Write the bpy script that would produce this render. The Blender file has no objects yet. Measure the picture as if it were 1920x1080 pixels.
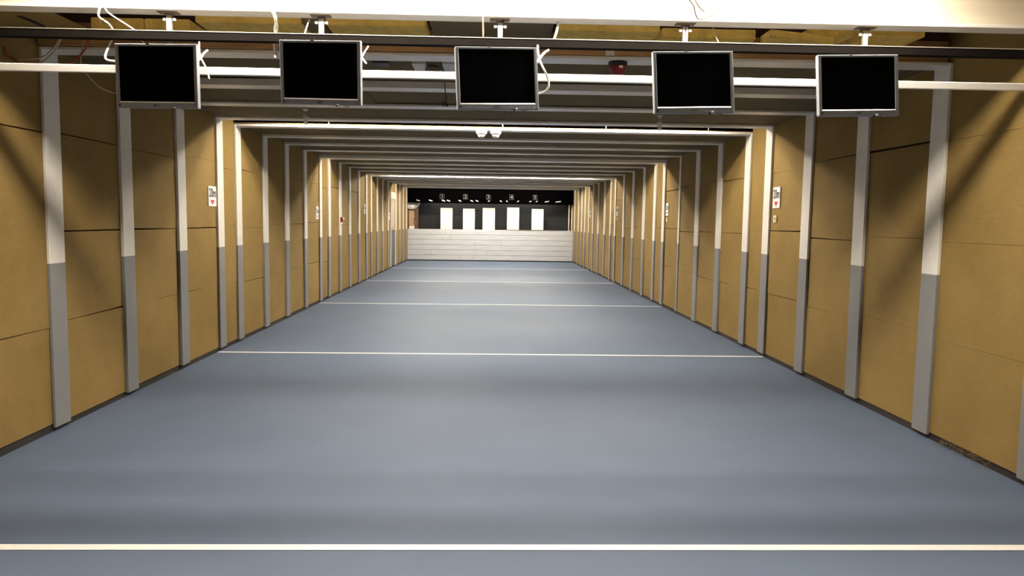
import bpy, bmesh, math, random
from mathutils import Vector, Matrix
random.seed(7)
scene = bpy.context.scene
COL = scene.collection

# ------------------------------------------------------------------ camera, world, exposure
F_PX, PITCH, YAW, ROLL, CAM_Z = 1430.4, 0.087425, 0.031606, 0.014053, 1.46797
XL, XR = -2.930, 3.070                      # faces of the side walls
cam = bpy.data.cameras.new('camera')
cam.sensor_fit = 'HORIZONTAL'; cam.sensor_width = 36.0
cam.lens = F_PX / 1920.0 * 36.0
cam.clip_start = 0.02; cam.clip_end = 200
cam_ob = bpy.data.objects.new('camera', cam); COL.objects.link(cam_ob)
fw = Vector((math.sin(YAW)*math.cos(PITCH), math.cos(YAW)*math.cos(PITCH), -math.sin(PITCH)))
rt = Vector((math.cos(YAW), -math.sin(YAW), 0)); up = rt.cross(fw)
r2 = rt*math.cos(ROLL) + up*math.sin(ROLL); u2 = up*math.cos(ROLL) - rt*math.sin(ROLL)
M = Matrix((r2, u2, -fw)).transposed().to_4x4(); M.translation = (0, 0, CAM_Z)
cam_ob.matrix_world = M
scene.camera = cam_ob

world = bpy.data.worlds.new('world'); scene.world = world; world.use_nodes = True
world.node_tree.nodes['Background'].inputs[0].default_value = (1, 0.93, 0.82, 1)
world.node_tree.nodes['Background'].inputs[1].default_value = 0.0

scene.view_settings.view_transform = 'Standard'
scene.view_settings.look = 'None'
scene.view_settings.exposure = 0.0
scene.view_settings.gamma = 1.0
scene.view_settings.use_curve_mapping = False
TUBE_COLOR = (1.0, 0.90, 0.76)
TUBE_POWER = 380.0
NEAR_POWER = 128.0
FAR_POWER = 245.0
TARGET_POWER = 95.0

# ------------------------------------------------------------------ helpers
def mat(name, color, rough=0.6, metallic=0.0, var=0.0, scale=8.0, bump=0.0, bscale=60.0, spec=0.5, stretch=(1, 1, 1), color2=None, detail=4.0):
    m = bpy.data.materials.new(name); m.use_nodes = True
    nt = m.node_tree; b = nt.nodes['Principled BSDF']
    b.inputs['Roughness'].default_value = rough; b.inputs['Metallic'].default_value = metallic
    b.inputs['Specular IOR Level'].default_value = spec
    c = (*color, 1)
    tc = nt.nodes.new('ShaderNodeTexCoord'); mp = nt.nodes.new('ShaderNodeMapping')
    mp.inputs['Scale'].default_value = stretch
    nt.links.new(tc.outputs['Object'], mp.inputs[0])
    if var > 0 or color2:
        n = nt.nodes.new('ShaderNodeTexNoise'); n.inputs['Scale'].default_value = scale; n.inputs['Detail'].default_value = detail
        nt.links.new(mp.outputs[0], n.inputs['Vector'])
        r = nt.nodes.new('ShaderNodeValToRGB')
        lo = tuple(x*(1-var) for x in color); hi = color2 if color2 else tuple(min(1, x*(1+var)) for x in color)
        r.color_ramp.elements[0].position = 0.3; r.color_ramp.elements[1].position = 0.7
        r.color_ramp.elements[0].color = (*lo, 1); r.color_ramp.elements[1].color = (*hi, 1)
        nt.links.new(n.outputs[0], r.inputs[0]); nt.links.new(r.outputs[0], b.inputs['Base Color'])
    else:
        b.inputs['Base Color'].default_value = c
    if bump > 0:
        n2 = nt.nodes.new('ShaderNodeTexNoise'); n2.inputs['Scale'].default_value = bscale; n2.inputs['Detail'].default_value = 3
        nt.links.new(mp.outputs[0], n2.inputs['Vector'])
        bp = nt.nodes.new('ShaderNodeBump'); bp.inputs['Strength'].default_value = bump; bp.inputs['Distance'].default_value = 0.01
        nt.links.new(n2.outputs[0], bp.inputs['Height']); nt.links.new(bp.outputs[0], b.inputs['Normal'])
    return m

def emis(name, color, strength):
    m = bpy.data.materials.new(name); m.use_nodes = True
    b = m.node_tree.nodes['Principled BSDF']
    b.inputs['Base Color'].default_value = (0.9, 0.9, 0.9, 1)
    b.inputs['Emission Color'].default_value = (*color, 1); b.inputs['Emission Strength'].default_value = strength
    return m

class MB:
    def __init__(s): s.v = []; s.f = []; s.mi = []; s.sm = []
    def add(s, vs, fs, mi=0, smooth=False):
        o = len(s.v); s.v += [tuple(v) for v in vs]
        for f in fs: s.f.append(tuple(i+o for i in f)); s.mi.append(mi); s.sm.append(smooth)
        return s
    def box(s, x0, x1, y0, y1, z0, z1, mi=0, M=None):
        vs = [Vector((x, y, z)) for z in (z0, z1) for y in (y0, y1) for x in (x0, x1)]
        if M: vs = [M @ v for v in vs]
        return s.add(vs, [(0, 2, 3, 1), (4, 5, 7, 6), (0, 1, 5, 4), (2, 6, 7, 3), (0, 4, 6, 2), (1, 3, 7, 5)], mi)
    def hexa(s, vs, mi=0):      # eight corners, same order as box
        return s.add(vs, [(0, 2, 3, 1), (4, 5, 7, 6), (0, 1, 5, 4), (2, 6, 7, 3), (0, 4, 6, 2), (1, 3, 7, 5)], mi)
    def lathe(s, prof, n=20, c=(0, 0, 0), axis='z', mi=0):
        vs = []
        for r, h in prof:
            for k in range(n):
                a = 2*math.pi*k/n; x, y = r*math.cos(a), r*math.sin(a)
                p = (x, y, h) if axis == 'z' else ((x, h, y) if axis == 'y' else (h, x, y))
                vs.append((p[0]+c[0], p[1]+c[1], p[2]+c[2]))
        fs = []
        for i in range(len(prof)-1):
            for k in range(n):
                a, b = i*n+k, i*n+(k+1) % n
                fs.append((a, b, b+n, a+n))
        fs.append(tuple(range(n))[::-1]); fs.append(tuple((len(prof)-1)*n+k for k in range(n)))
        return s.add(vs, fs, mi, True)
    def tube(s, pts, r, n=8, mi=0):
        pts = [Vector(p) for p in pts]; vs = []; fs = []
        ref = Vector((0, 1, 0.02)).normalized()
        for i, p in enumerate(pts):
            t = (pts[min(i+1, len(pts)-1)] - pts[max(i-1, 0)]).normalized()
            q = ref if abs(t.dot(ref)) < 0.95 else Vector((1, 0, 0))
            a = t.cross(q).normalized(); b = t.cross(a)
            rr = r[i] if isinstance(r, (list, tuple)) else r
            for k in range(n):
                th = 2*math.pi*k/n; vs.append(p + a*rr*math.cos(th) + b*rr*math.sin(th))
        for i in range(len(pts)-1):
            for k in range(n):
                fs.append((i*n+k, i*n+(k+1) % n, (i+1)*n+(k+1) % n, (i+1)*n+k))
        fs.append(tuple(range(n))[::-1]); fs.append(tuple((len(pts)-1)*n+k for k in range(n)))
        return s.add(vs, fs, mi, True)
    def build(s, name, mats, parent=None, bevel=0, loc=None):
        me = bpy.data.meshes.new(name)
        L = Vector(loc) if loc else Vector((0, 0, 0))
        me.from_pydata([Vector(v)-L for v in s.v], [], s.f)
        for m in (mats if isinstance(mats, (list, tuple)) else [mats]): me.materials.append(m)
        for p, i, sm in zip(me.polygons, s.mi, s.sm): p.material_index = i; p.use_smooth = sm
        bm = bmesh.new(); bm.from_mesh(me)
        if not any(s.sm): bmesh.ops.recalc_face_normals(bm, faces=bm.faces)
        else: bmesh.ops.recalc_face_normals(bm, faces=bm.faces)
        bm.to_mesh(me); bm.free(); me.update()
        o = bpy.data.objects.new(name, me); COL.objects.link(o)
        o.location = L
        if parent: o.parent = parent
        if bevel:
            b = o.modifiers.new('bevel', 'BEVEL'); b.width = bevel; b.segments = 2; b.limit_method = 'ANGLE'
        return o

def empty(name, loc=(0, 0, 0), rot=None):
    o = bpy.data.objects.new(name, None); COL.objects.link(o); o.empty_display_size = 0.1
    o.location = loc
    if rot is not None: o.matrix_world = rot
    return o

def tag(o, label=None, cat=None, group=None, kind=None):
    if label: o['label'] = label
    if cat: o['category'] = cat
    if group: o['group'] = group
    if kind: o['kind'] = kind
    return o

def smooth_path(pts, n=6):
    pts = [Vector(p) for p in pts]; out = []
    for i in range(len(pts)-1):
        p0 = pts[max(i-1, 0)]; p1 = pts[i]; p2 = pts[i+1]; p3 = pts[min(i+2, len(pts)-1)]
        for k in range(n):
            t = k/n
            out.append(0.5*((2*p1)+(p2-p0)*t+(2*p0-5*p1+4*p2-p3)*t*t+(3*p1-p0-3*p2+p3)*t**3))
    out.append(pts[-1]); return out

def text_mesh(name, body, size, material, parent, Mx, xscale=1.0, bold=0.0, extrude=0.0008):
    cu = bpy.data.curves.new(name, 'FONT'); cu.body = body; cu.size = size
    cu.align_x = 'CENTER'; cu.align_y = 'CENTER'; cu.extrude = extrude; cu.offset = bold
    cu.resolution_u = 4
    to = bpy.data.objects.new(name+'_curve', cu); COL.objects.link(to)
    dg = bpy.context.evaluated_depsgraph_get()
    me = bpy.data.meshes.new_from_object(to.evaluated_get(dg))
    bpy.data.objects.remove(to)
    me.materials.clear(); me.materials.append(material)
    me.transform(Matrix.Diagonal((xscale, 1, 1, 1)))
    o = bpy.data.objects.new(name, me); COL.objects.link(o); o.parent = parent
    o.matrix_local = Mx
    return o

# ------------------------------------------------------------------ materials
def wall_material(name, c1, c2, bumpstr):
    m = bpy.data.materials.new(name); m.use_nodes = True; nt = m.node_tree; b = nt.nodes['Principled BSDF']
    b.inputs['Roughness'].default_value = 0.85; b.inputs['Specular IOR Level'].default_value = 0.2
    tc = nt.nodes.new('ShaderNodeTexCoord')
    n = nt.nodes.new('ShaderNodeTexNoise'); n.inputs['Scale'].default_value = 2.2; n.inputs['Detail'].default_value = 6
    n.inputs['Roughness'].default_value = 0.65
    nt.links.new(tc.outputs['Object'], n.inputs['Vector'])
    r = nt.nodes.new('ShaderNodeValToRGB'); r.color_ramp.elements[0].position = 0.32; r.color_ramp.elements[1].position = 0.72
    r.color_ramp.elements[0].color = (*c1, 1); r.color_ramp.elements[1].color = (*c2, 1)
    nt.links.new(n.outputs[0], r.inputs[0])
    # fine fibre speckle
    n3 = nt.nodes.new('ShaderNodeTexNoise'); n3.inputs['Scale'].default_value = 140; n3.inputs['Detail'].default_value = 2
    nt.links.new(tc.outputs['Object'], n3.inputs['Vector'])
    mx = nt.nodes.new('ShaderNodeMixRGB'); mx.blend_type = 'OVERLAY'; mx.inputs[0].default_value = 0.22
    nt.links.new(r.outputs[0], mx.inputs[1]); nt.links.new(n3.outputs[0], mx.inputs[2])
    # pale scuffs
    n4 = nt.nodes.new('ShaderNodeTexNoise'); n4.inputs['Scale'].default_value = 5.5; n4.inputs['Detail'].default_value = 8
    n4.inputs['Roughness'].default_value = 0.75
    nt.links.new(tc.outputs['Object'], n4.inputs['Vector'])
    r4 = nt.nodes.new('ShaderNodeValToRGB'); r4.color_ramp.elements[0].position = 0.70; r4.color_ramp.elements[1].position = 0.78
    nt.links.new(n4.outputs[0], r4.inputs[0])
    mx2 = nt.nodes.new('ShaderNodeMixRGB'); nt.links.new(mx.outputs[0], mx2.inputs[1])
    mx2.inputs[2].default_value = (c2[0]*1.5, c2[1]*1.5, c2[2]*1.7, 1)
    ml = nt.nodes.new('ShaderNodeMath'); ml.operation = 'MULTIPLY'; ml.inputs[1].default_value = 0.5
    nt.links.new(r4.outputs[0], ml.inputs[0]); nt.links.new(ml.outputs[0], mx2.inputs[0])
    nt.links.new(mx2.outputs[0], b.inputs['Base Color'])
    # pressed horizontal ribs
    w = nt.nodes.new('ShaderNodeTexWave'); w.bands_direction = 'Z'; w.inputs['Scale'].default_value = 28
    w.inputs['Distortion'].default_value = 2.5; w.inputs['Detail'].default_value = 2; w.inputs['Detail Scale'].default_value = 3
    nt.links.new(tc.outputs['Object'], w.inputs['Vector'])
    bp = nt.nodes.new('ShaderNodeBump'); bp.inputs['Strength'].default_value = bumpstr; bp.inputs['Distance'].default_value = 0.004
    nt.links.new(w.outputs[0], bp.inputs['Height']); nt.links.new(bp.outputs[0], b.inputs['Normal'])
    return m

M_WALL = wall_material('wall_panel_ochre', (0.225, 0.147, 0.045), (0.28, 0.186, 0.062), 0.22)
M_CEIL = wall_material('ceiling_panel_grey', (0.124, 0.092, 0.044), (0.158, 0.120, 0.060), 0.15)
M_BACK = mat('dark_backing', (0.02, 0.016, 0.012), 0.9)
M_FLOOR = mat('floor_blue_grey', (0.108, 0.142, 0.208), 0.55, var=0.045, scale=1.6, bump=0.05, bscale=450, spec=0.12, detail=6)
M_LINE = mat('line_white', (0.86, 0.85, 0.82), 0.6, var=0.03, scale=30)
M_WHITE = mat('white_gloss_paint', (0.80, 0.765, 0.70), 0.28, var=0.03, scale=12, bump=0.04, bscale=40)
M_FOOT = mat('grey_paint', (0.215, 0.213, 0.212), 0.40, var=0.04, scale=12, bump=0.04, bscale=40)
M_EDGE = mat('raw_board_edge', (0.62, 0.52, 0.38), 0.8, var=0.15, scale=30)
M_TROUGH = mat('recess_white', (0.80, 0.78, 0.73), 0.6, var=0.03, scale=4)
M_WOOD = mat('pine_joist', (0.36, 0.19, 0.07), 0.6, var=0.25, scale=9, stretch=(0.25, 3, 3), bump=0.1, bscale=30)
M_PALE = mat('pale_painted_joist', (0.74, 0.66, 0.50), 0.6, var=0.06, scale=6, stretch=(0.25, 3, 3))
M_INS = mat('yellow_mineral_wool', (0.70, 0.48, 0.11), 0.95, var=0.18, scale=14, bump=0.6, bscale=70)
M_INSD = mat('dull_wool_facing', (0.33, 0.27, 0.13), 0.95, var=0.12, scale=9, bump=0.3, bscale=60)
M_RAIL = mat('dark_steel', (0.005, 0.0038, 0.003), 0.8, var=0.15, scale=20, spec=0.05)
M_RAILTOP = mat('lit_steel_edge', (0.60, 0.56, 0.50), 0.35, metallic=0.6)  # light caught by the rail's top edge, put into its colour
M_BAR = mat('white_rail', (0.90, 0.89, 0.86), 0.35, var=0.02, scale=10)
M_STEEL = mat('zinc_steel', (0.62, 0.60, 0.58), 0.32, metallic=0.7, var=0.05, scale=30)
M_NUT = mat('bright_nut', (0.85, 0.85, 0.85), 0.35, metallic=0.3)
M_BRK = mat('brown_bracket', (0.10, 0.07, 0.05), 0.6)
M_BEZEL = mat('silver_plastic', (0.29, 0.305, 0.33), 0.5, var=0.02, scale=20, spec=0.15)
M_BEZELHI = mat('silver_lip_lit', (0.88, 0.88, 0.88), 0.30, metallic=0.2)  # lip painted lighter for the light it catches; power button shares it
M_SCREEN = mat('screen_black', (0.0012, 0.0012, 0.0014), 0.5, spec=0.02)
M_CASE = mat('monitor_case', (0.20, 0.20, 0.21), 0.5)
M_BLACK = mat('matte_black', (0.0010, 0.0009, 0.0010), 0.95, spec=0.0)
M_BLKPL = mat('black_plastic', (0.012, 0.012, 0.013), 0.5)
M_CABLE = mat('white_cable', (0.80, 0.77, 0.70), 0.45)
M_CREAM = mat('cream_cable', (0.55, 0.46, 0.33), 0.5)
M_ORANGE = mat('orange_cable', (0.42, 0.13, 0.035), 0.5)
M_RED = mat('red_cable', (0.33, 0.04, 0.025), 0.5)
M_ALARM = mat('dark_red_plastic', (0.20, 0.008, 0.012), 0.35)
M_SIGN = mat('sign_white', (0.84, 0.83, 0.80), 0.4)
M_DIM = mat('dull_grey_paint', (0.22, 0.22, 0.22), 0.6)
M_SIGNCREAM = mat('small_plate_cream', (0.78, 0.68, 0.44), 0.5)
M_INK = mat('ink_black', (0.012, 0.012, 0.014), 0.5)
M_REDINK = mat('ink_red', (0.55, 0.03, 0.045), 0.5)
M_PLANK = mat('grey_white_planks', (0.535, 0.545, 0.57), 0.6, var=0.10, scale=5, stretch=(0.35, 2, 4), bump=0.1, bscale=40)
M_CLOTH = mat('charcoal_backdrop', (0.024, 0.024, 0.025), 0.95, spec=0.05)
M_TARGET = mat('cream_yellow_paper', (0.90, 0.89, 0.70), 0.8)
M_BOX = mat('white_plastic_box', (0.66, 0.63, 0.58), 0.5)
M_GALV = mat('galvanised_sheet', (0.55, 0.55, 0.56), 0.4, metallic=0.5, var=0.12, scale=12)
M_BROWN = mat('brown_board', (0.10, 0.055, 0.035), 0.8, var=0.2, scale=6)
M_BEIGE = mat('beige_board', (0.45, 0.29, 0.17), 0.8, var=0.12, scale=5)
M_DOORUP = mat('door_pinkish_panel', (0.42, 0.31, 0.22), 0.6, var=0.1, scale=6)
M_DOORLO = mat('door_dark_grey', (0.055, 0.058, 0.066), 0.5)
M_CREAMP = mat('cream_paint', (0.76, 0.70, 0.58), 0.5)
M_CHROME = mat('chrome', (0.78, 0.77, 0.74), 0.3, metallic=0.4)
M_GLASS = mat('grey_glass', (0.80, 0.78, 0.72), 0.25)
M_DOME = mat('white_camera_plastic', (0.85, 0.85, 0.84), 0.35)
M_LENS = mat('smoked_dome', (0.45, 0.45, 0.46), 0.1)
M_STRAW = mat('straw_fibre', (0.16, 0.11, 0.045), 0.9)
M_TUBE = emis('fluorescent_tube', TUBE_COLOR, TUBE_POWER)
M_TUBE_PAIR = emis('fluorescent_tube_pair', TUBE_COLOR, TUBE_POWER*.55)
M_TUBE_NEAR = emis('fluorescent_tube_near', TUBE_COLOR, NEAR_POWER)
M_TUBE_FAR = emis('added_tube_end', TUBE_COLOR, FAR_POWER)  # lamp added before the plank wall to brighten it
M_TUBE_TGT = emis('added_tube_target', (1, 0.95, 0.85), TARGET_POWER)  # unseen lamp added behind the header to brighten the targets

# ------------------------------------------------------------------ portal frames: y on the left wall, y on the right wall, place words
FR = [(4.10, 4.10, 'nearest the camera, its beam carrying the monitor rail'),
      (5.25, 5.18, 'with a brown joist on its beam, just beyond the monitors'),
      (6.28, 6.23, 'third before the twenty metre signs'),
      (7.38, 7.31, 'next before the twenty metre signs'),
      (8.43, 8.35, 'standing at the twenty metre line beside the twenty metre signs'),
      (9.06, 9.02, 'first beyond the twenty metre line, far edge of the lit recess'),
      (10.13, 10.11, 'second beyond the twenty metre line'),
      (11.20, 11.19, 'third beyond the twenty metre line'),
      (12.30, 12.27, 'fourth beyond the twenty metre line, last before the fifteen metre signs'),
      (13.40, 13.34, 'standing at the fifteen metre line'),
      (14.12, 14.07, 'first beyond the fifteen metre line'),
      (15.16, 15.08, 'second beyond the fifteen metre line, red device on its left post'),
      (16.24, 16.20, 'third beyond the fifteen metre line'),
      (17.35, 17.32, 'fourth beyond the fifteen metre line'),
      (18.40, 18.46, 'standing at the ten metre line'),
      (19.15, 19.16, 'first beyond the ten metre line'),
      (20.20, 20.19, 'second beyond the ten metre line'),
      (21.23, 21.33, 'third beyond the ten metre line'),
      (22.36, 22.40, 'just before the narrow door in the left wall'),
      (None, 23.34, 'over the narrow door in the left wall'),
      (24.20, 24.30, 'just beyond the narrow door in the left wall'),
      (25.25, 25.15, 'last but two before the plank wall'),
      (26.30, 26.10, 'last but one before the plank wall'),
      (27.30, 27.25, 'nearest the grey plank wall at the far end')]
# underside of each beam
ZF = [2.545, 2.54, 2.506, 2.523, 2.52, 2.512, 2.512, 2.52, 2.53, 2.505, 2.548, 2.545,
      2.54, 2.535, 2.525, 2.525, 2.54, 2.55, 2.56, 2.54, 2.60, 2.60, 2.575, 2.64]
ZC = 2.52          # ceiling panels
PAINT = 1.142      # grey paint reaches up to here

# ------------------------------------------------------------------ floor and lines
fl = MB().box(-3.1, 3.25, -2.5, 27.72, -0.2, 0).build('floor', M_FLOOR)
tag(fl, 'smooth blue-grey floor with white distance lines', kind='structure')
for y, w, lab in [(3.326, .058, 'white line across the floor nearest the camera'), (8.326, .05, 'white twenty metre line'),
                  (13.33, .05, 'white fifteen metre line'), (18.33, .05, 'white ten metre line'), (23.33, .05, 'thin far white line')]:
    b = MB().box(XL-.004, XR+.004, y-w/2, y+w/2, 0.0005, 0.0022)
    tag(b.build('distance_line', M_LINE, fl), lab)
fl2 = MB().box(-3.1, 3.25, 27.72, 29.3, -0.2, 0).build('floor_behind_wall', M_BACK)
tag(fl2, 'dark floor behind the plank wall', kind='structure')

# ------------------------------------------------------------------ side walls: stacked panels between the posts, over a dark backing
def side_wall(side):
    ys = [f[0] if side < 0 else f[1] for f in FR if (f[0] if side < 0 else f[1]) is not None]
    edges = [-2.5, -1.2, 0.1, 1.2, 2.3] + ys + [28.35, 29.2]
    X = XL if side < 0 else XR
    rnd = random.Random(11 if side < 0 else 23)
    pan = MB(); bk = MB()
    for i in range(len(edges)-1):
        a, b = edges[i], edges[i+1]
        if side < 0 and abs(a-22.36) < .01:      # bay with the door: panels only beside and above it
            seg = [(22.36, 22.93, 0.045), (22.93, 24.10, 2.30), (24.10, 24.20, 0.045)]
        else: seg = [(a, b, 0.045)]
        for (s0, s1, z0) in seg:
            zs = [0.045, 0.715+rnd.uniform(-.03, .03), 1.365+rnd.uniform(-.03, .03), 2.03+rnd.uniform(-.03, .03), 2.86]
            if side > 0 and 7.3 < a < 8.3: zs[1] = .715; zs[2] = 1.40
            if side < 0 and 5.2 < a < 8.3: zs[2] = 1.352; zs[1] = .735
            if a < 4.2: zs[-1:] = [2.72, 3.44]
            zs = [z0] + [z for z in zs if z > z0+.1]
            for k in range(len(zs)-1):
                g0 = rnd.choice([0.0012, 0.0012, 0.002, 0.004, 0.007]) if k else rnd.uniform(0, .012)
                dep = rnd.uniform(0.0, 0.007)
                if k == 2 and (5.2 < a < 8.3 if side < 0 else 7.2 < a < 8.3 or 11.0 < a < 13.0): g0 = .009
                if side > 0 and k == 3 and (5.1 < a < 5.3 or 12.2 < a < 12.4): g0 = .015
                skew = rnd.uniform(-.006, .006) if k else 0
                x1 = X + side*dep; x2 = X + side*0.06
                xa, xb = (x1, x2) if side > 0 else (x2, x1)
                zt = zs[k+1]-0.0008
                p0, p1 = zs[k]+g0+skew, zs[k]+g0-skew
                y0, y1 = s0+.0015, s1-.0015
                pan.hexa([(xa, y0, p0), (xb, y0, p0), (xa, y1, p1), (xb, y1, p1),
                          (xa, y0, zt), (xb, y0, zt), (xa, y1, zt), (xb, y1, zt)])
    if side < 0: bk.box(X-.20, X-.061, -2.5, 29.2, -.2, 3.46)
    else: bk.box(X+.061, X+.20, -2.5, 29.2, -.2, 3.46)
    o = MB(); o.v = pan.v; o.f = pan.f; o.mi = pan.mi; o.sm = pan.sm
    n = len(o.v)
    o.add(bk.v, bk.f, 1)
    w = o.build('wall_left' if side < 0 else 'wall_right', [M_WALL, M_BACK])
    tag(w, ('left' if side < 0 else 'right')+' side wall of stacked ochre fibre panels', kind='structure')
    bb = MB()
    xs = (X-.058, X-.012) if side < 0 else (X+.012, X+.058)
    bb.box(xs[0], xs[1], -2.5, 27.7, 0.0, 0.05)
    bo = bb.build('baseboard_left' if side < 0 else 'baseboard_right', M_BACK)
    tag(bo, 'dark gap strip along the foot of the '+('left' if side < 0 else 'right')+' wall', kind='structure')
side_wall(-1); side_wall(1)

# ------------------------------------------------------------------ portal frames
for i, (yl, yr, words) in enumerate(FR):
    e = empty('trim_%d' % (i+1), (0, (yl or yr), 0))
    tag(e, 'white board frame '+words, kind='structure')
    w = 0.093; t = 0.02
    for X, y, s in ((XL, yl, 1), (XR, yr, -1)):
        if y is None: continue
        ww = .05 if (s < 0 and i == 8) else w
        tt = .010 if (s < 0 and i == 8) else t + random.uniform(-.002, .004)
        lean = random.uniform(-.008, .008)
        def post(z0, z1, infl=0.0):
            x0, x1 = sorted((X - s*.002, X + s*(tt+infl)))
            l0, l1 = lean*(z0-1.2), lean*(z1-1.2)
            return [(x0, y-ww+l0-infl, z0), (x1, y-ww+l0-infl, z0), (x0, y+ww+l0+infl, z0), (x1, y+ww+l0+infl, z0),
                    (x0, y-ww+l1-infl, z1), (x1, y-ww+l1-infl, z1), (x0, y+ww+l1+infl, z1), (x1, y+ww+l1+infl, z1)]
        po = MB().hexa(post(PAINT, ZF[i]+(0 if i == 0 else .012))).build('post', M_WHITE, e, bevel=.003, loc=None)
        pg = MB().hexa(post(0.03+random.uniform(0, .02), PAINT)).build('painted_foot', M_FOOT, po, bevel=.003)
        tag(pg, 'grey-painted foot of the white post')
        for q in (po,): q.location = (0, -(yl or yr), 0)
    if i == 0: z0, z1, hw, off = 2.545, 2.565, .06, .11
    else: z0, z1, hw, off = ZF[i], max(ZF[max(1, i-1):i+2])+.0195, .09, 0
    a = (yl or yr)+off; b = yr+off
    x0, x1 = XL+.0, XR-.0
    zz = 0 if i in (0, 4, 5) else random.uniform(-.004, 0)
    vs = [(x0, a-hw, z0+zz), (x1, b-hw, z0), (x0, a+hw, z0+zz), (x1, b+hw, z0), (x0, a-hw, z1+zz), (x1, b-hw, z1), (x0, a+hw, z1+zz), (x1, b+hw, z1)]
    bo = MB().hexa(vs).build('beam', M_WHITE, e, bevel=.003); bo.location = (0, -(yl or yr), 0)
    if i == 1:
        j = MB().box(XL+.02, XR-.02, 5.115, 5.16, 2.5605, 2.70)
        jo = j.build('joist', M_WOOD, e); jo.location = (0, -(yl or yr), 0); tag(jo, 'brown pine joist on top of the beam')
    if i == 0:
        j = MB().box(XL+.02, XL+.215, 4.175, 4.215, 2.5655, 2.88)
        jo = j.build('joist_end', M_WOOD, e); jo.location = (0, -(yl or yr), 0); tag(jo, 'orange-brown joist end at the left')
        j = MB().box(XL+.22, XR-.02, 4.17, 4.21, 2.5655, 2.88)  # upper part, out of view, raised to block lamp light over the beam
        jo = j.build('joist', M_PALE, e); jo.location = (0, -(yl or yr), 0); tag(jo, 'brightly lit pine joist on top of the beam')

# ------------------------------------------------------------------ ceiling with lamp recesses, the last added to light the plank wall
REC = [(8.49, 8.955), (13.48, 14.00), (18.53, 19.06), (23.43, 24.16), (26.30, 27.17)]
c = MB()
def slab(y0, y1, z=ZC, mi=0): c.box(-3.05, 3.2, y0, y1, z, z+.06, mi)
def plates(y0, y1, z):      # ceiling boards with narrow joints
    rnd = random.Random(int(y0*10)); x = -3.05
    while x < 3.2:
        w = rnd.choice([1.2, 1.6, 2.0]); x2 = min(3.2, x+w)
        dz = rnd.uniform(0, .006); c.box(x+.002, x2-.002, y0, y1, z+dz, z+.06+dz); x = x2
stops = [5.165] + [0.5*((f[0] or f[1])+f[1]) for f in FR[2:]] + [28.0]
for q, (a, b) in enumerate(zip(stops[:-1], stops[1:])):
    segs = [(a, b)]
    for r0, r1 in REC:
        nx = []
        for lo, hi in segs:
            if r1 <= lo or r0 >= hi: nx.append((lo, hi)); continue
            if r0-lo > .03: nx.append((lo, r0))
            if hi-r1 > .03: nx.append((r1, hi))
        segs = nx
    for lo, hi in segs: plates(lo, hi, max(ZF[q+1:q+3])+.02)
for n_, (r0, r1) in enumerate(REC):
    c.box(-3.05, 3.2, r0-.03, r1+.03, 2.82, 2.88, 1)
    c.box(-3.05, 3.2, r0-.03, r0, ZC+.03, 2.82, 1)
    c.box(-3.05, 3.2, r1, r1+.03, ZC+.03 if n_ in (0, 2) else 2.64, 2.82, 1)
c.box(-3.05, 3.2, -2.5, 4.30, 3.40, 3.46, 1); c.box(-3.05, 3.2, 4.25, 4.30, 2.96, 3.46, 2); c.box(-3.05, 3.2, 4.17, 5.2, 2.96, 3.0, 1)                 # unseen high boards; those over the bay pale to bounce light onto wool
c.box(-3.05, 3.2, 4.90, 4.93, 2.72, 2.96, 1)  # unseen board kept pale to bounce light down on the slabs
c.box(-3.05, 3.2, 5.165, 5.2, 2.62, 2.96, 2)
c.box(-3.05, 3.2, 28.0, 29.2, 2.9, 2.96, 2)
co = c.build('ceiling', [M_CEIL, M_TROUGH, M_BROWN]); tag(co, 'low ceiling of grey-brown fibre boards with lamp recesses', kind='structure')
wb = MB().box(-3.1, 3.25, -2.55, -2.5, -.2, 3.46).build('wall_near', M_WALL); tag(wb, 'wall behind the camera', kind='structure')
wf = MB().box(-3.1, 3.25, 29.2, 29.3, -.2, 2.95).build('wall_far', M_BLACK); tag(wf, 'black end wall behind the backdrop', kind='structure')

# ------------------------------------------------------------------ fluorescent lamps
def lamp(x0, x1, y, z, label, group, m=None, hz=.045, two=0.0, hang=0.0, flat=False):
    e = empty('fluorescent_lamp', ((x0+x1)/2, y, z))
    tag(e, label, 'lamp', group)
    cx = (x0+x1)/2
    hw_ = .065 if flat else .03+two
    h = MB().box(x0-cx, x1-cx, -hw_, hw_, .025, .025+hz).build('housing', M_TROUGH, e, bevel=.004)
    if flat: MB().box(x0-cx+.03, x1-cx-.03, -.055, .055, -.006, .010).build('diffuser', m, e)
    for dy in (() if flat else (-two, two) if two else (0,)):
        MB().tube([(x0-cx+.03, dy, 0), (x1-cx-.03, dy, 0)], .013, 10).build('tube', m or M_TUBE, e)
        for sx in (x0-cx, x1-cx-.03):
            MB().box(sx, sx+.03, dy-.016, dy+.016, -.018, .026).build('end_cap', M_DOME, e)
    if hang:
        for sx in (x0-cx+.3, x1-cx-.3): MB().box(sx-.01, sx+.01, -.01, .01, .02+hz, hang).build('bracket', M_STEEL, e)
    return e
places = ['at the twenty metre line', 'at the fifteen metre line', 'at the ten metre line', 'at the far narrow door']
g = 'fluorescent lamps in the ceiling recesses'
for n_, (y, zl, zr) in enumerate([(8.72, 2.64, 2.64), (13.74, 2.66, 2.66), (18.86, 2.57, 2.615), (23.80, 2.68, 2.68)]):
    tw = .07 if n_ != 2 else 0
    m_ = M_TUBE if n_ == 2 else M_TUBE_PAIR
    lamp(-2.40, -0.15, y, zl, 'fluorescent lamp in the ceiling recess '+places[n_]+', left half', g, m_, two=tw)
    lamp(-0.08, 2.50, y, zr, 'fluorescent lamp in the ceiling recess '+places[n_]+', right half', g, m_, two=tw)
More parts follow.
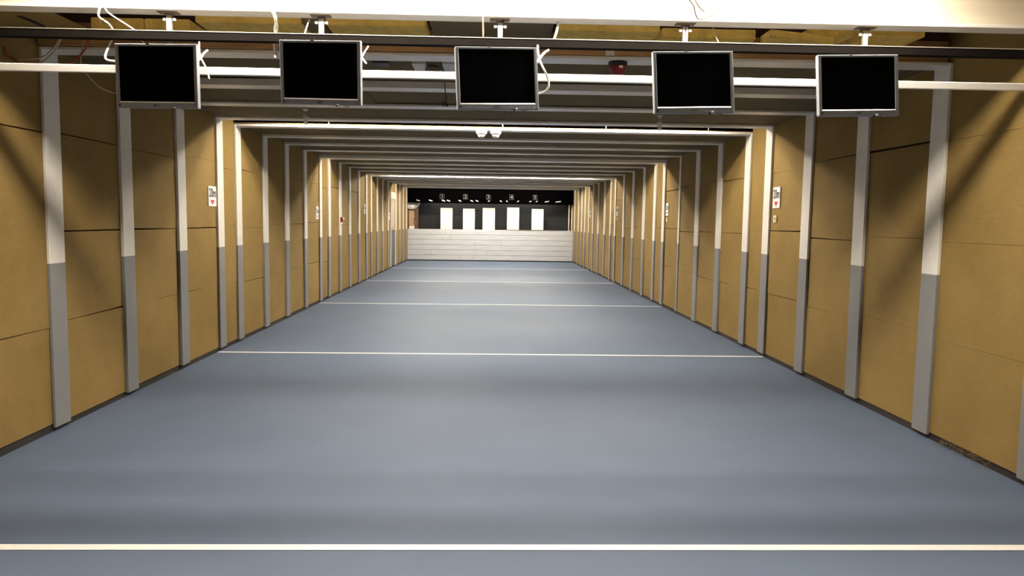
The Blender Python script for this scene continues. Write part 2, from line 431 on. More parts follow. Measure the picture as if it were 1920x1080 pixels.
lamp(-2.2, 0.0, 3.78, 2.78, 'high fluorescent lamp above the firing line, left half', 'fluorescent lamps above the firing line', M_TUBE_NEAR, .05, flat=True, hang=.62)
lamp(0.08, 2.3, 3.78, 2.78, 'high fluorescent lamp above the firing line, right half', 'fluorescent lamps above the firing line', M_TUBE_NEAR, .05, flat=True, hang=.62)
lamp(-2.4, 0.0, 26.85, 2.66, 'added fluorescent lamp brightening the plank wall, left half', 'added lamps before the plank wall', M_TUBE_FAR)
lamp(0.1, 2.5, 26.85, 2.66, 'added fluorescent lamp brightening the plank wall, right half', 'added lamps before the plank wall', M_TUBE_FAR)
lamp(-2.2, 0.05, 27.93, 2.32, 'unseen lamp added behind the black header to light the targets, left half', 'added lamps behind the header', M_TUBE_TGT, hang=.34)
lamp(0.12, 2.4, 27.93, 2.32, 'unseen lamp added behind the black header to light the targets, right half', 'added lamps behind the header', M_TUBE_TGT, hang=.34)

# ------------------------------------------------------------------ mineral wool slabs lying on the ceiling of the open bay
def wool(x0, x1, y0, y1, z0, z1, label, dz=0.0, m=M_INS):
    L = ((x0+x1)/2, (y0+y1)/2, z0)
    b = MB(); n = 6
    for k in range(n):
        xa = x0+(x1-x0)*k/n; xb = x0+(x1-x0)*(k+1)/n
        da, db = dz*k/n, dz*(k+1)/n
        b.hexa([(xa, y0, z0+da), (xb, y0, z0+db), (xa, y1, z0+da), (xb, y1, z0+db), (xa, y0, z1+da), (xb, y0, z1+db), (xa, y1, z1+da), (xb, y1, z1+db)])
    o = b.build('insulation_slab', m, None, loc=L)
    bm = bmesh.new(); bm.from_mesh(o.data); bmesh.ops.remove_doubles(bm, verts=bm.verts, dist=1e-4)
    dead = [f for f in bm.faces if all(len(e.link_faces) > 2 for e in f.edges)]
    if dead: bmesh.ops.delete(bm, geom=dead, context='FACES')
    bm.to_mesh(o.data); bm.free()
    bv = o.modifiers.new('bevel', 'BEVEL'); bv.width = .008; bv.segments = 2; bv.limit_method = 'ANGLE'
    tag(o, label, 'insulation', 'insulation slabs in the open ceiling')
    return o
wool(-2.276, -1.980, 4.522, 4.788, 2.529, 2.590, 'short yellow insulation slab above the first monitor, left of its hanger')
wool(-1.974, -1.719, 4.522, 4.788, 2.529, 2.590, 'short yellow insulation slab around the first hanger from the left')
wool(-1.652, -1.064, 4.419, 4.767, 2.549, 2.611, 'yellow insulation slab between the first and second hangers')
wool(-0.926, -0.368, 4.419, 4.767, 2.549, 2.611, 'long yellow insulation slab between second hanger and thin wire')
wool(0.384, 0.962, 4.419, 4.767, 2.549, 2.616, 'yellow insulation slab between the middle and fourth hangers')
wool(1.013, 1.575, 4.603, 4.849, 2.560, 2.621, 'yellow insulation slab set back behind the fourth hanger')
wool(1.60, 1.975, 4.43, 4.60, 2.537, 2.585, 'sagging yellow insulation slab right of the fourth hanger', dz=-.035)
wool(1.872, 2.123, 4.511, 4.788, 2.570, 2.626, 'yellow insulation slab left of the fifth hanger')
wool(2.159, 2.496, 4.419, 4.767, 2.554, 2.626, 'brownish yellow insulation slab right of the fifth hanger')
for x0, x1, y0, z, lab in [(-1.061, -0.958, 4.439, 2.559, 'narrow grey-brown board left of the second hanger'),
                        (-0.345, 0.355, 4.388, 2.577, 'wide grey-brown board above the middle monitor'),
                        (-2.900, -2.450, 4.388, 2.567, 'brown board in the open ceiling at the left wall')]:
    o = MB().box(x0, x1, y0, 4.82, z, z+.03).build('ceiling_board', M_CEIL if x0 > -2 else M_WALL, None, loc=((x0+x1)/2, 4.6, z))
    tag(o, lab, 'board', 'loose boards in the open ceiling')
o = MB().tube([(-2.645, 4.45, 2.573), (-2.57, 4.46, 2.545), (-2.50, 4.47, 2.516)], .008).build('dark_slot', M_BLKPL)  # dark strip in place of a shaded slot by the brown board
tag(o, 'short dark slanting strip standing for a slot in the brown ceiling board at left', 'slot')

# ------------------------------------------------------------------ monitor rail, white rail
y = 4.166
b = MB()
b.box(XL, XR, y-.003, y+.003, 2.399, 2.436)                # web
b.box(XL, XR, y-.012, y+.040, 2.394, 2.400)
b.box(XL, XR, y+.003, y+.040, 2.430, 2.436)
ro = b.build('monitor_rail', M_RAIL, None, loc=(0, y, 2.40))
tag(ro, 'long dark steel rail across the range above the five monitors', 'rail')
MB().box(XL, XR, y-.008, y+.040, 2.436, 2.4395).build('top_edge', M_RAILTOP, ro, loc=None).location = (0, -y, -2.40)
b = MB().box(XL, XR, 3.854, 3.865, 2.160, 2.199)
o = b.build('crossbar', M_BAR, None, bevel=.004, loc=(0, 3.86, 2.18))
tag(o, 'white crossbar running wall to wall that carries the monitors', 'crossbar')

# ------------------------------------------------------------------ hangers
ords = ['first', 'second', 'third', 'fourth', 'fifth']
for k, x in enumerate([-1.707, -0.905, 0.050, 1.054, 2.044]):
    yy = 4.215
    e = empty('rail_hanger', (x, yy, 2.455))
    tag(e, 'steel hanger with two bolts holding the rail above the '+ords[k]+' monitor from the left', 'hanger', 'hangers carrying the monitor rail')
    t = MB().box(-.013, .013, -.009, .010, -.075, .082)
    if k == 3: t = MB().box(-.013, -.003, -.009, .010, -.075, .082).box(.003, .013, -.009, .010, -.075, .082).box(-.003, .003, .004, .010, -.075, .082)
    t.build('tube', M_STEEL, e)
    MB().box(-.020, .020, -.012, .020, .074, .0885).build('saddle', M_BRK, e)
    MB().box(-.055, .050, -.032, .026, .0865, .0895).build('ceiling_plate', M_BRK, e)
    for s in (-1, 1):
        MB().lathe([(.003, -.012*1), (.0085, -.010), (.0085, .004), (.0035, .004), (.0035, .010)] if s < 0 else
                   [(.0035, -.010), (.0035, -.004), (.0085, -.004), (.0085, .010), (.003, .012)], 10, (s*.023, 0, .055), 'x').build('bolt', M_NUT, e)

# ------------------------------------------------------------------ monitors
mon = [((-1.567, 3.702, 2.123), (-5.0, 2.1, -0.4)), ((-0.804, 3.703, 2.153), (-8.4, 6.1, -1.5)), ((0.034, 3.699, 2.144), (9.0, -3.0, 2.4)),
       ((0.975, 3.697, 2.144), (3.6, -4.8, 2.2)), ((1.775, 3.696, 2.145), (0.6, -5.6, 1.6))]
mlab = ['leftmost of five hanging silver monitors with a black screen',
        'second hanging silver monitor from the left, black screen',
        'middle of five hanging silver monitors, white cable looping from its right edge',
        'fourth hanging silver monitor from the left, beside the dark red alarm',
        'rightmost of five hanging silver monitors, black screen']
W2, H2 = .1971, .1470
def lathe_slab(b, x0, x1, z0, z1, y0, y1, mi=0): b.box(x0, x1, y0, y1, z0, z1, mi)
def make_monitor():
    e = empty('monitor')
    sx, st, sb = W2-.0165, H2-.011, -H2+.030      # screen opening
    f = MB()
    lathe_slab(f, -W2, -sx, -H2, H2, 0, .03); lathe_slab(f, sx, W2, -H2, H2, 0, .03)
    lathe_slab(f, -sx, sx, st, H2, 0, .03); lathe_slab(f, -sx, sx, -H2, sb-.006, 0, .03)
    f.build('bezel', M_BEZEL, e, bevel=.003)
    hexv = [(-sx, -.001, sb-.006), (sx, -.001, sb-.006), (-sx, .010, sb-.006), (sx, .010, sb-.006),
            (-sx, .004, sb), (sx, .004, sb), (-sx, .010, sb), (sx, .010, sb)]
    tag(MB().hexa(hexv).build('lower_lip', M_BEZELHI, e), 'lip under the screen, its highlight painted in')
    MB().box(-sx-.002, sx+.002, .006, .012, sb-.001, st+.002).build('screen', M_SCREEN, e)
    k = MB().hexa([(-W2+.004, .03, -H2+.004), (W2-.004, .03, -H2+.004), (-W2+.05, .062, -H2+.04), (W2-.05, .062, -H2+.04),
                   (-W2+.004, .03, H2-.004), (W2-.004, .03, H2-.004), (-W2+.05, .062, H2-.04), (W2-.05, .062, H2-.04)])
    k.build('back_case', M_CASE, e)
    # maker's mark: a small dark disc and two letters
    lg = MB().lathe([(.0045, -.0012), (.0045, .0)], 14, (.0-.012, 0, -H2+.0125), 'y').build('logo', M_INK, e)
    text_mesh('logo_letters', 'LG', .011, M_INK, lg, Matrix.Translation((.003, -.0012, -H2+.0125)) @ Matrix.Rotation(math.pi/2, 4, 'X'), bold=.0002)
    MB().box(-W2+.010, -W2+.020, -.0008, .001, -H2+.009, -H2+.016).build('corner_label', M_INK, e)
    bt = MB().lathe([(.006, 0), (.006, .006), (.003, .007)], 12, (.085, -.001, -H2-.0015), 'z').build('power_button', M_BEZELHI, e)
    MB().box(.072, .080, .004, .016, -H2-.006, -H2).build('button', M_INK, bt)
    MB().tube([(.112, .008, -H2+.001), (.114, .008, -H2-.006), (.135, .008, -H2-.006), (.137, .008, -H2+.001)], .0018, 6).build('button_strip', M_CASE, e)
    MB().box(-.045, -.028, .000, .008, H2-.004, H2+.002).build('top_latch', M_CASE, e)
    # mount reaching up to the rail behind
    a = MB().box(-.04, .04, .060, .066, -.045, .06); a.box(-.015, .015, .064, .150, -.03, .0)
    a.build('mount_arm', M_CASE, e)
    return e
def copy_tree(o, parent=None):
    c_ = o.copy(); COL.objects.link(c_)
    if parent: c_.parent = parent
    for ch in list(o.children): copy_tree(ch, c_)
    return c_
proto = make_monitor()
for k, (pos, (ya, ti, rl)) in enumerate(mon):
    ya, ti, rl = map(math.radians, (ya, ti, rl))
    r = Vector((math.cos(ya), math.sin(ya), 0)); n = Vector((math.sin(ya), -math.cos(ya), 0)); uu = Vector((0, 0, 1))
    n2 = math.cos(ti)*n - math.sin(ti)*uu; uu2 = math.cos(ti)*uu + math.sin(ti)*n
    r3 = math.cos(rl)*r + math.sin(rl)*uu2; u3 = -math.sin(rl)*r + math.cos(rl)*uu2
    Mx = Matrix((r3, -n2, u3)).transposed().to_4x4(); Mx.translation = pos
    o = proto if k == 0 else copy_tree(proto)
    o.matrix_world = Mx
    tag(o, mlab[k], 'monitor', 'monitors hanging from the rail')

# ------------------------------------------------------------------ cables
def cable(pts, r, m, label, name='cable', group='loose cables by the ceiling', cat='cable'):
    P = smooth_path(pts); L = P[len(P)//2]
    o = MB().tube(P, r, 8).build(name, m, None, loc=L)
    tag(o, label, cat, group); return o
def shift(pts, y): return [(p[0], y, p[2]) if not isinstance(y, list) else p for p in pts]
cable([(-1.988, 4.057, 2.531), (-2.003, 4.067, 2.481), (-1.989, 4.136, 2.462), (-2.003, 4.222, 2.432), (-2.033, 4.222, 2.363), (-1.967, 4.05, 2.285), (-1.926, 3.977, 2.247), (-1.819, 3.843, 2.214), (-1.752, 3.787, 2.204)], .0055, M_CABLE,
      'thick white cable hooking into the left edge of the first monitor')
cable([(-1.974, 4.067, 2.532), (-1.959, 4.077, 2.502), (-1.915, 4.146, 2.47), (-1.885, 4.222, 2.444), (-1.855, 4.222, 2.393), (-1.815, 4.222, 2.343)], .004, M_CABLE,
      'thinner white cable slanting down behind the rail above the first monitor')
cable([(-2.93, 4.8, 2.47), (-2.915, 4.8, 2.425), (-2.88, 4.8, 2.398), (-2.84, 4.8, 2.378), (-2.78, 4.8, 2.355), (-2.7, 4.8, 2.335)], .009, M_ORANGE,
      'orange-brown cable sagging from the left wall')
cable([(-2.91, 4.85, 2.402), (-2.824, 4.85, 2.408), (-2.767, 4.85, 2.416), (-2.718, 4.85, 2.436), (-2.675, 4.85, 2.475), (-2.641, 4.85, 2.514), (-2.607, 4.85, 2.572)], .0045, M_CREAM,
      'thin cream cable rising above the orange-brown one at left')
cable([(-2.84, 4.9, 2.372), (-2.8, 4.9, 2.385), (-2.74, 4.9, 2.425), (-2.69, 4.9, 2.475), (-2.655, 4.9, 2.53), (-2.62, 4.9, 2.59)], .0045, M_CREAM,
      'lower thin cream cable curving up at left beside the near post')
cable([(-2.473, 4.9, 2.58), (-2.491, 4.9, 2.509), (-2.518, 4.9, 2.47), (-2.549, 4.9, 2.437), (-2.609, 4.9, 2.397), (-2.668, 4.9, 2.36)], .006, M_RED,
      'dull red cable hanging left of the first monitor')
cable([(-2.62, 5.11, 2.585), (-2.575, 5, 2.49), (-2.531, 4.9, 2.399), (-2.5, 4.9, 2.341), (-2.444, 4.9, 2.277), (-2.38, 4.9, 2.24), (-2.28, 4.9, 2.215), (-2.1, 4.9, 2.2)], .003, M_CREAM,
      'thin pale cable drooping to the lower left of the first monitor')
cable([(-1.522, 4.13, 2.377), (-1.467, 3.98, 2.301), (-1.453, 3.956, 2.267), (-1.402, 3.854, 2.217), (-1.378, 3.838, 2.176), (-1.368, 3.833, 2.136)], .004, M_CABLE,
      'white cable down the right edge of the first monitor')
cable([(-1.434, 4, 2.308), (-1.438, 3.956, 2.281), (-1.413, 3.843, 2.233), (-1.413, 3.787, 2.213)], .005, M_CABLE,
      'short white cable end crossing beside the right edge of the first monitor')
cable([(-1.126, 4.067, 2.532), (-1.118, 4.086, 2.511), (-1.12, 4.117, 2.481), (-1.136, 4.156, 2.457), (-1.151, 4.222, 2.432), (-1.16, 4.222, 2.393), (-1.155, 4.222, 2.323)], [.009]*10+[.006]*27, M_CABLE,
      'white cable bundle hanging left of the second monitor')
cable([(-1.118, 4.096, 2.492), (-1.116, 4.136, 2.47), (-1.131, 4.176, 2.454), (-1.146, 4.222, 2.402), (-1.151, 4.222, 2.353), (-1.146, 4.222, 2.333)], .003, M_CREAM,
      'thin cream wire beside the white bundle left of the second monitor')
cable([(-0.972, 4.226, 2.526), (-0.982, 4.216, 2.492), (-0.997, 4.222, 2.447), (-1.002, 4.222, 2.393)], .004, M_CABLE,
      'short white wire rising behind the rail left of the second hanger')
cable([(-0.684, 4.13, 2.397), (-0.659, 3.98, 2.326), (-0.648, 3.946, 2.284), (-0.624, 3.843, 2.247), (-0.601, 3.792, 2.218)], .0045, M_CABLE,
      'white cable down the right edge of the second monitor')
cable([(-0.623, 4, 2.345), (-0.633, 3.956, 2.309), (-0.630, 3.843, 2.261), (-0.634, 3.787, 2.240)], .004, M_CABLE,
      'short white cable tip slanting beside the second monitor')
cable([(-0.043, 4.007, 2.69), (-0.042, 4.067, 2.551), (-0.041, 4.126, 2.481), (-0.04, 4.161, 2.441)], .004, M_CREAM,
      'thin upright wire tied to the rail above the middle monitor', name='wire', cat='wire')
cable([(0.359, 4.226, 2.551), (0.359, 4.211, 2.511), (0.346, 4.209, 2.462), (0.319, 4.222, 2.402), (0.268, 3.95, 2.316), (0.235, 3.895, 2.266), (0.218, 3.787, 2.241)], .0065, M_CABLE,
      'thick white cable crossing behind the rail to the middle monitor')
cable([(0.248, 4.120, 2.394), (0.242, 3.960, 2.324), (0.249, 3.936, 2.280), (0.256, 3.777, 2.211), (0.277, 3.777, 2.169), (0.285, 3.777, 2.133), (0.278, 3.777, 2.111), (0.257, 3.777, 2.094), (0.216, 3.772, 2.081)], .005, M_CABLE,
      'white cable looping out and back at the right of the middle monitor')
cable([(0.992, 3.968, 2.616), (1.042, 4.017, 2.591), (1.066, 4.057, 2.556), (1.091, 4.086, 2.54), (1.131, 4.091, 2.547), (1.176, 4.086, 2.571), (1.205, 4.086, 2.585)], .004, M_BRK,
      'dark wire dangling below the lit joist above the fourth monitor')
cable([(1.051, 4.027, 2.621), (1.091, 4.067, 2.591), (1.12, 4.086, 2.579)], .004, M_BRK,
      'short dark wire end above the fourth monitor')
cable([(1.745, 4.067, 2.599), (1.775, 4.067, 2.619), (1.815, 4.067, 2.619), (1.855, 4.067, 2.603), (1.904, 4.067, 2.599)], .003, M_STEEL,
      'thin grey wire at the picture top left of the fifth hanger')
cable([(1.87, 4.077, 2.635), (1.894, 4.077, 2.613), (1.934, 4.077, 2.601), (1.974, 4.077, 2.609), (1.994, 4.077, 2.621), (2.043, 4.077, 2.619), (2.182, 4.077, 2.621)], .003, M_STEEL,
      'looped grey wire along the lit joist near the fifth hanger')
cable([(1.22, 4.265, 2.542), (1.235, 4.256, 2.492), (1.248, 4.235, 2.452)], .003, M_CREAM,
      'thin cream wire end left of the fourth hanger')

# coil of black cable with a plug
cc = Vector((-0.398, 5.53, 2.528))
e = empty('cable_coil', cc); tag(e, 'black cable coil on the ceiling left of the middle monitor, its plug hanging below', 'cable')
ring = MB()
for q in range(3):
    P = [Vector(((.048+.004*q)*math.cos(a), (.150+.010*q)*math.sin(a), -.004*q)) for a in [2*math.pi*k/28 for k in range(29)]]
    ring.tube(P, .005, 6)
ring.build('coil', M_BLKPL, e)
tail = MB().tube(smooth_path([(.045, .0, 0), (.058, .10, -.02), (.062, .22, -.05), (.060, .32, -.09), (.066, .36, -.13), (.060, .37, -.165)]), .004, 6).build('lead', M_BLKPL, e)
pl = MB()
for dx, dz, dy in ((-.012, -.19, .0), (.004, -.178, .01), (.012, -.195, -.006), (-.02, -.18, .01)):
    pl.box(.052+dx, .064+dx, .360+dy, .376+dy, dz-.008, dz+.014)
pl.build('plug', M_BLKPL, tail, bevel=.002)

# ------------------------------------------------------------------ fittings on the ceiling
def ceil_box(x0, x1, y0, y1, h, m, name, label, cat, group=None, zt=2.5595):
    o = MB().box(x0, x1, y0, y1, zt-h, zt).build(name, m, None, bevel=.006, loc=((x0+x1)/2, (y0+y1)/2, zt))
    tag(o, label, cat, group); return o
ceil_box(-.545, -.445, 5.40, 5.69, .022, M_BOX, 'junction_box', 'white junction box left of the black cable coil', 'junction box', 'junction boxes on the ceiling')
ceil_box(-.335, -.238, 5.38, 5.66, .022, M_BOX, 'junction_box', 'white junction box between the black coil and middle monitor', 'junction box', 'junction boxes on the ceiling')
ceil_box(-.306, -.223, 5.70, 5.77, .03, M_ALARM, 'red_box', 'small dark red box partly behind the middle monitor', 'box')
ceil_box(-.82, -.706, 5.42, 5.55, .014, M_BLKPL, 'black_box', 'small flat black box on the ceiling right of the second monitor', 'box')
o = MB().box(.755, .815, 5.108, 5.1145, 2.562, 2.596).build('outlet', M_BOX, None, bevel=.002, loc=(.785, 5.11, 2.58))
tag(o, 'grey socket plate on the brown joist above the alarm', 'socket')
# alarm
e = empty('alarm_sounder', (.852, 5.20, 2.54)); tag(e, 'dark red cone-shaped alarm with black base under the ceiling', 'alarm')
MB().lathe([(.060, 0), (.064, -.010), (.064, -.022), (.058, -.028)], 24).build('base', M_BLKPL, e)
MB().lathe([(.057, -.0285), (.056, -.050), (.030, -.092), (.018, -.096), (.0, -.097)], 24).build('cone', M_ALARM, e)
MB().box(.0, .026, -.0585, -.052, -.048, -.034).build('label_plate', M_SIGN, e)

# glass-like ceiling sensors
for x, lab in ((-1.814, 'small glass-and-metal fitting hanging from the ceiling below the second monitor'), (1.691, 'small glass-and-metal fitting hanging from the ceiling below the fourth monitor')):
    e = empty('ceiling_sensor', (x, 7.69 if x < 0 else 7.67, 2.543)); tag(e, lab, 'sensor', 'small fittings hanging from the ceiling')
    MB().lathe([(0.025, 0), (0.025, -0.014), (0.0125, -0.0196), (0.0125, -0.0476), (0.01625, -0.0504)], 14).build('stem', M_CHROME, e)
    MB().lathe([(0.01625, -0.0511), (0.03, -0.07), (0.0325, -0.0924), (0.0225, -0.112), (0.01875, -0.1176)], 16).build('bulb', M_GLASS, e)
    MB().lathe([(0.01875, -0.1183), (0.02125, -0.1232), (0.02, -0.1456), (0.0125, -0.1512)], 14).build('tip', M_CHROME, e)
# twin dome cameras on the lit beam
for x, lab in ((-.094, 'left one of the two white dome cameras under the lit beam'), (.068, 'right one of the two white dome cameras under the lit beam')):
    e = empty('dome_camera', (x, 8.87, 2.498)); tag(e, lab, 'camera', 'white dome cameras side by side')
    MB().lathe([(.040, 0.004), (.058, 0), (.062, -.012), (.062, -.034), (.055, -.042)], 24).build('housing', M_DOME, e)
    MB().lathe([(.046, -.0425), (.045, -.056), (.036, -.074), (.020, -.085), (.0, -.088)], 20).build('dome', M_LENS, e)
    MB().box(-.012, .012, -.012, .11, .002, .014).build('bracket', M_DOME, e)

# ------------------------------------------------------------------ distance signs
def sign(side, yc, zc, w, h, txt, label, small=None):
    X = XL+.001 if side < 0 else XR-.001
    # local frame: x to the reader's right, y up, z out of the wall
    right = Vector((0, 1, 0)) if side < 0 else Vector((0, -1, 0)); out = Vector((1, 0, 0)) if side < 0 else Vector((-1, 0, 0))
    Mx = Matrix((right, Vector((0, 0, 1)), out)).transposed().to_4x4(); Mx.translation = (X, yc, zc)
    e = empty('distance_sign'); e.matrix_world = Mx
    tag(e, label, 'sign', 'distance signs on the walls')
    MB().box(-w/2, w/2, -h/2, h/2, 0, .006).build('plate', M_SIGN, e, bevel=.001)
    lt = text_mesh('lettering', txt, h*.60, M_INK, e, Matrix.Translation((0, h*.15, .0068)), bold=.0018)
    xs_ = [v.co.x for v in lt.data.vertices]; f_ = .82*w/(max(xs_)-min(xs_)); m_ = (max(xs_)+min(xs_))/2
    for v in lt.data.vertices: v.co.x = (v.co.x-m_)*f_
    a = w*.27
    MB().add([(-a, -h*.19, .0064), (a, -h*.19, .0064), (0, -h*.42, .0064), (-a, -h*.19, .0075), (a, -h*.19, .0075), (0, -h*.42, .0075)],
             [(0, 1, 2), (3, 5, 4), (0, 3, 4, 1), (1, 4, 5, 2), (2, 5, 3, 0)]).build('arrow', M_REDINK, e)
    if small:
        sy, sz, sw, sh, digit = small
        M2 = Mx.copy(); M2.translation = (X, sy, sz)
        s = empty('number_plate'); s.matrix_world = M2
        tag(s, 'small cream number plate under the right-hand '+{'20m': 'twenty', '15m': 'fifteen'}.get(txt, 'ten')+' metre sign', 'number plate', 'small number plates')
        MB().box(-sw/2, sw/2, -sh/2, sh/2, 0, .004).build('plate', M_SIGNCREAM, s)
        text_mesh('digit', digit, sh*.85, M_INK, s, Matrix.Translation((0, 0, .0048)), xscale=.9, bold=.001)
sign(-1, 8.215, 1.686, .225, .212, '20m', 'white twenty metre sign with red arrow on the left wall')
sign(1, 8.10, 1.757, .20, .225, '20m', 'white twenty metre sign with red arrow on the right wall', (8.125, 1.531, .085, .075, '4'))
sign(-1, 13.165, 1.562, .20, .215, '15m', 'white fifteen metre sign on the left wall')
sign(1, 13.10, 1.705, .20, .215, '15m', 'white fifteen metre sign on the right wall', (13.12, 1.53, .10, .07, '3'))
sign(-1, 18.16, 1.70, .20, .22, '10m', 'white ten metre sign on the left wall')
sign(1, 18.25, 1.735, .20, .22, '10m', 'white ten metre sign on the right wall', (18.25, 1.56, .10, .07, '2'))
sign(-1, 22.66, 1.56, .20, .21, '5m', 'far white five metre sign beside the narrow door')
sign(1, 23.10, 1.71, .20, .21, '5m', 'far white five metre sign on the right wall')

# red device on the left wall
e = empty('call_point', (XL+.024, 15.13, 1.45)); tag(e, 'small red and black device with pale knob on a left post', 'wall device')
MB().box(0, .045, -.035, .035, -.05, .05).build('body', M_ALARM, e, bevel=.008)
MB().lathe([(.028, .0455), (.028, .06), (.016, .068)], 14, (0, .012, .02), 'x').build('knob', M_CREAMP, e)
MB().box(0, .035, -.03, .03, -.085, -.0505).build('lower_tag', M_SIGN, e)

# ------------------------------------------------------------------ narrow door in the left wall
e = empty('door_1', (XL, 23.515, 0)); tag(e, 'narrow door in the left wall, pale above and dark grey below', kind='structure')
def D(b, name, m, par=None):
    o = b.build(name, m, par or e); return o
b = MB().box(-.05, .02, -.585, -.50, .05, 2.30).box(-.05, .02, .50, .585, .05, 2.30).box(-.05, .02, -.50, .50, 2.10, 2.30)
D(b, 'frame', M_CREAMP)
lf = D(MB().box(-.05, -.006, -.50, .50, 1.15, 2.10), 'upper_panel', M_DOORUP)
lo = D(MB().box(-.05, -.004, -.50, .50, .06, 1.15), 'lower_panel', M_DOORLO)
D(MB().lathe([(.012, -.004), (.012, .04), (.025, .045), (.025, .06)], 12, (0, -.40, 1.22), 'x'), 'handle', M_CHROME)

# ------------------------------------------------------------------ target end: plank wall, header, backdrop, targets
e = empty('plank_wall', (0, 27.72, 0)); tag(e, 'low wall of pale grey painted planks in front of the targets', 'plank wall')
b = MB(); zs = [.035, .215, .40, .585, .77, .955, 1.146]
rnd = random.Random(5)
for k in range(6):
    cuts = sorted([XL+.0, XR-.0] + [rnd.uniform(-2.2, 2.4) for _ in range(rnd.choice([1, 1, 2]))])
    for a, c_ in zip(cuts[:-1], cuts[1:]):
        d = rnd.uniform(0, .008)
        b.box(a+.003, c_-.003, d, .05, zs[k]+.004, zs[k+1]-.004)
b.build('planks', M_PLANK, e)
MB().box(XL, XR, .05, .14, .0, 1.135).build('core', M_BACK, e)
MB().box(.56, 2.45, -.02, .10, 1.1465, 1.162).build('top_strip', M_BROWN, e)

hd = MB().box(XL, XR, 27.76, 27.80, 2.08, 2.655).build('header_board', M_BLACK, None, loc=(0, 27.78, 2.4))
tag(hd, 'black header board with lane numbers above the targets', 'header board')
xs = [-1.69, -.845, -.02, .82, 1.67]
for k, x in enumerate(xs):
    z = 2.315+.004*k
    p = empty('lane_number', (x, 27.758, z)); tag(p, 'outlined white lane number %d on the black header' % (k+1), 'lane number', 'lane numbers on the black header')
    fr = MB(); w_, h_, t_ = .075, .085, .005
    fr.box(-w_, w_, -.002, 0, h_-t_, h_).box(-w_, w_, -.002, 0, -h_, -h_+t_).box(-w_, -w_+t_, -.002, 0, -h_+t_, h_-t_).box(w_-t_, w_, -.002, 0, -h_+t_, h_-t_)
    fr.build('outline', M_DIM, p)
    text_mesh('digit', str(k+1), .17, M_DIM, p, Matrix.Translation((0, -.001, 0)) @ Matrix.Rotation(math.pi/2, 4, 'X'), bold=.0)
# pale clips along the lower edge of the header
for k, (x, s, wd) in enumerate([(-2.55, -1, .11), (-2.10, -1, .11), (-1.64, -1, .10), (-1.46, -1, .10), (-1.05, -1, .07), (-.62, -1, .08), (-.43, -1, .08), (0., 1, .05), (.43, -1, .05), (.65, 0, .04),
                   (1.05, 1, .05), (1.5, 1, .06), (1.73, 1, .05), (2.10, 1, .14), (2.51, 1, .18)]):
    z = 2.165+.002*k; hw = wd*.5
    o = MB().hexa([(-hw-.01, -.012, -.028 if s > 0 else .002), (hw, -.012, -.004 if s > 0 else -.032), (-hw-.01, 0, -.028 if s > 0 else .002), (hw, 0, -.004 if s > 0 else -.032),
                   (-hw, -.012, .0 if s > 0 else .032), (hw+.01, -.012, .026 if s > 0 else -.002), (-hw, 0, .0 if s > 0 else .032), (hw+.01, 0, .026 if s > 0 else -.002)]).build('clip', M_SIGN, None)
    o.location = (x, 27.758, z)
    lb = 'small pale clip on the header edge, '
    near = ['far left', 'second from the left', 'just below lane number one', 'right beside lane number one', 'between lane numbers one and two', 'left below the gap after number two', 'second after lane number two',
            'below lane number three', 'left before lane number four', 'just left of lane number four', 'just right of lane number four', 'before lane number five', 'below lane number five', 'long, right of number five', 'longest, at the far right']
    tag(o, lb+near[k], 'clip', 'pale clips under the black header')
bd = MB().box(-2.58, 2.95, 28.45, 28.50, 0, 2.40).build('backdrop_board', M_CLOTH, None, loc=(0, 28.47, 1.2))
tag(bd, 'charcoal backdrop board behind the yellow targets', 'backdrop')
for k, (x0, x1, zt) in enumerate([(-1.77, -1.335, 1.915), (-.945, -.515, 1.90), (-.225, .225, 1.935), (.675, 1.115, 1.965), (1.58, 2.015, 1.925)]):
    e = empty('target_sheet', ((x0+x1)/2, 28.2, .95)); tag(e, 'pale yellow target sheet below lane number %d' % (k+1), 'target', 'pale yellow targets')
    h = (x1-x0)/2
    MB().box(-h, h, -.004, .004, 0, zt-.95).build('sheet', M_TARGET, e)
    MB().box(-.02, .02, .005, .03, -.95, zt-.98).build('stake', M_BROWN, e)

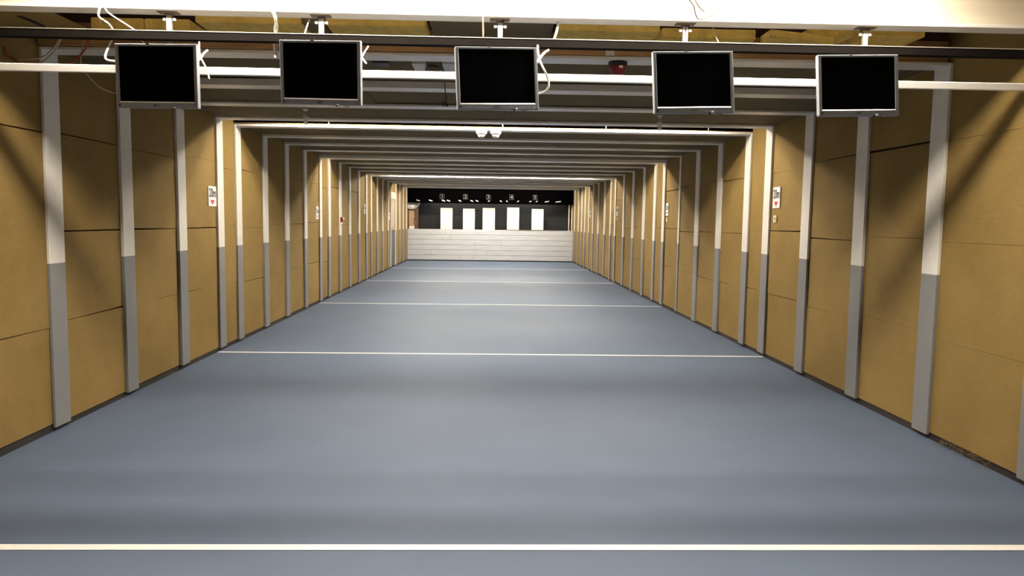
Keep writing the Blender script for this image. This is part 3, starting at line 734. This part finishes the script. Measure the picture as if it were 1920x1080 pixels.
# left end clutter
o = MB().box(XL, -2.56, 28.0, 28.03, 0, 2.75).build('side_board', M_BROWN, None, loc=(-2.75, 28.0, 1.2)); tag(o, 'brown upright board at the left end behind the plank wall', 'board')
e = empty('ventilation_drum', (-2.80, 27.87, 2.14)); tag(e, 'round galvanised drum with a white label half behind the black header', 'drum')
MB().lathe([(.29, 0), (.29, -.10), (.275, -.105), (.0, -.106)][::-1] and [(.30, .12), (.30, -.01), (.285, -.02), (.275, -.008), (.02, -.008)], 36, axis='y').build('drum_body', M_GALV, e)
MB().box(-.02, .10, -.014, -.0085, -.235, -.14).build('white_label', M_SIGN, e)
o = MB().box(-2.875, -2.70, 27.74, 27.86, 1.1465, 1.235).build('white_box', M_DOME, None, bevel=.01, loc=(-2.79, 27.8, 1.15)); tag(o, 'small white box on the left end of the plank wall', 'box')
o = MB().box(XL+.03, -2.68, 27.90, 27.96, 1.15, 1.80).build('beige_panel', M_BEIGE, None, loc=(-2.8, 27.93, 1.2)); tag(o, 'beige panel standing behind the left end of the plank wall', 'panel')
o = MB().tube(smooth_path([(-2.70, 27.88, 1.85), (-2.66, 27.87, 1.6), (-2.70, 27.87, 1.4), (-2.66, 27.87, 1.25), (-2.68, 27.87, 1.16)]), .012, 6).build('black_hose', M_BLKPL); tag(o, 'black hose hanging below the galvanised drum', 'hose')
# right end: two pale battens and a beige strip
for x, lab in ((2.93, 'left pale batten behind the right end of the plank wall'), (3.035, 'right pale batten behind the right end of the plank wall')):
    o = MB().box(x-.02, x+.02, 27.95, 27.98, 0, 2.2).build('batten', M_CREAMP, None, loc=(x, 27.96, 1.2)); tag(o, lab, 'batten', 'battens at the right end')

# frayed fibres at the foot of the right wall
b = MB(); rnd = random.Random(3)
for k in range(60):
    y = rnd.uniform(4.45, 4.98); x = XR-rnd.uniform(0, .008)
    p = [Vector((x, y, rnd.uniform(.03, .065)))]
    for q in range(4): p.append(p[-1]+Vector((-rnd.uniform(-.004, .012), rnd.uniform(-.035, .035), -rnd.uniform(0, .014))))
    for q in p: q.z = max(q.z, .002)
    b.tube(p, .0010, 4)
o = b.build('frayed_fibers', M_STRAW); tag(o, 'frayed straw-like fibres along the foot of the right wall', 'fibers', kind='stuff')
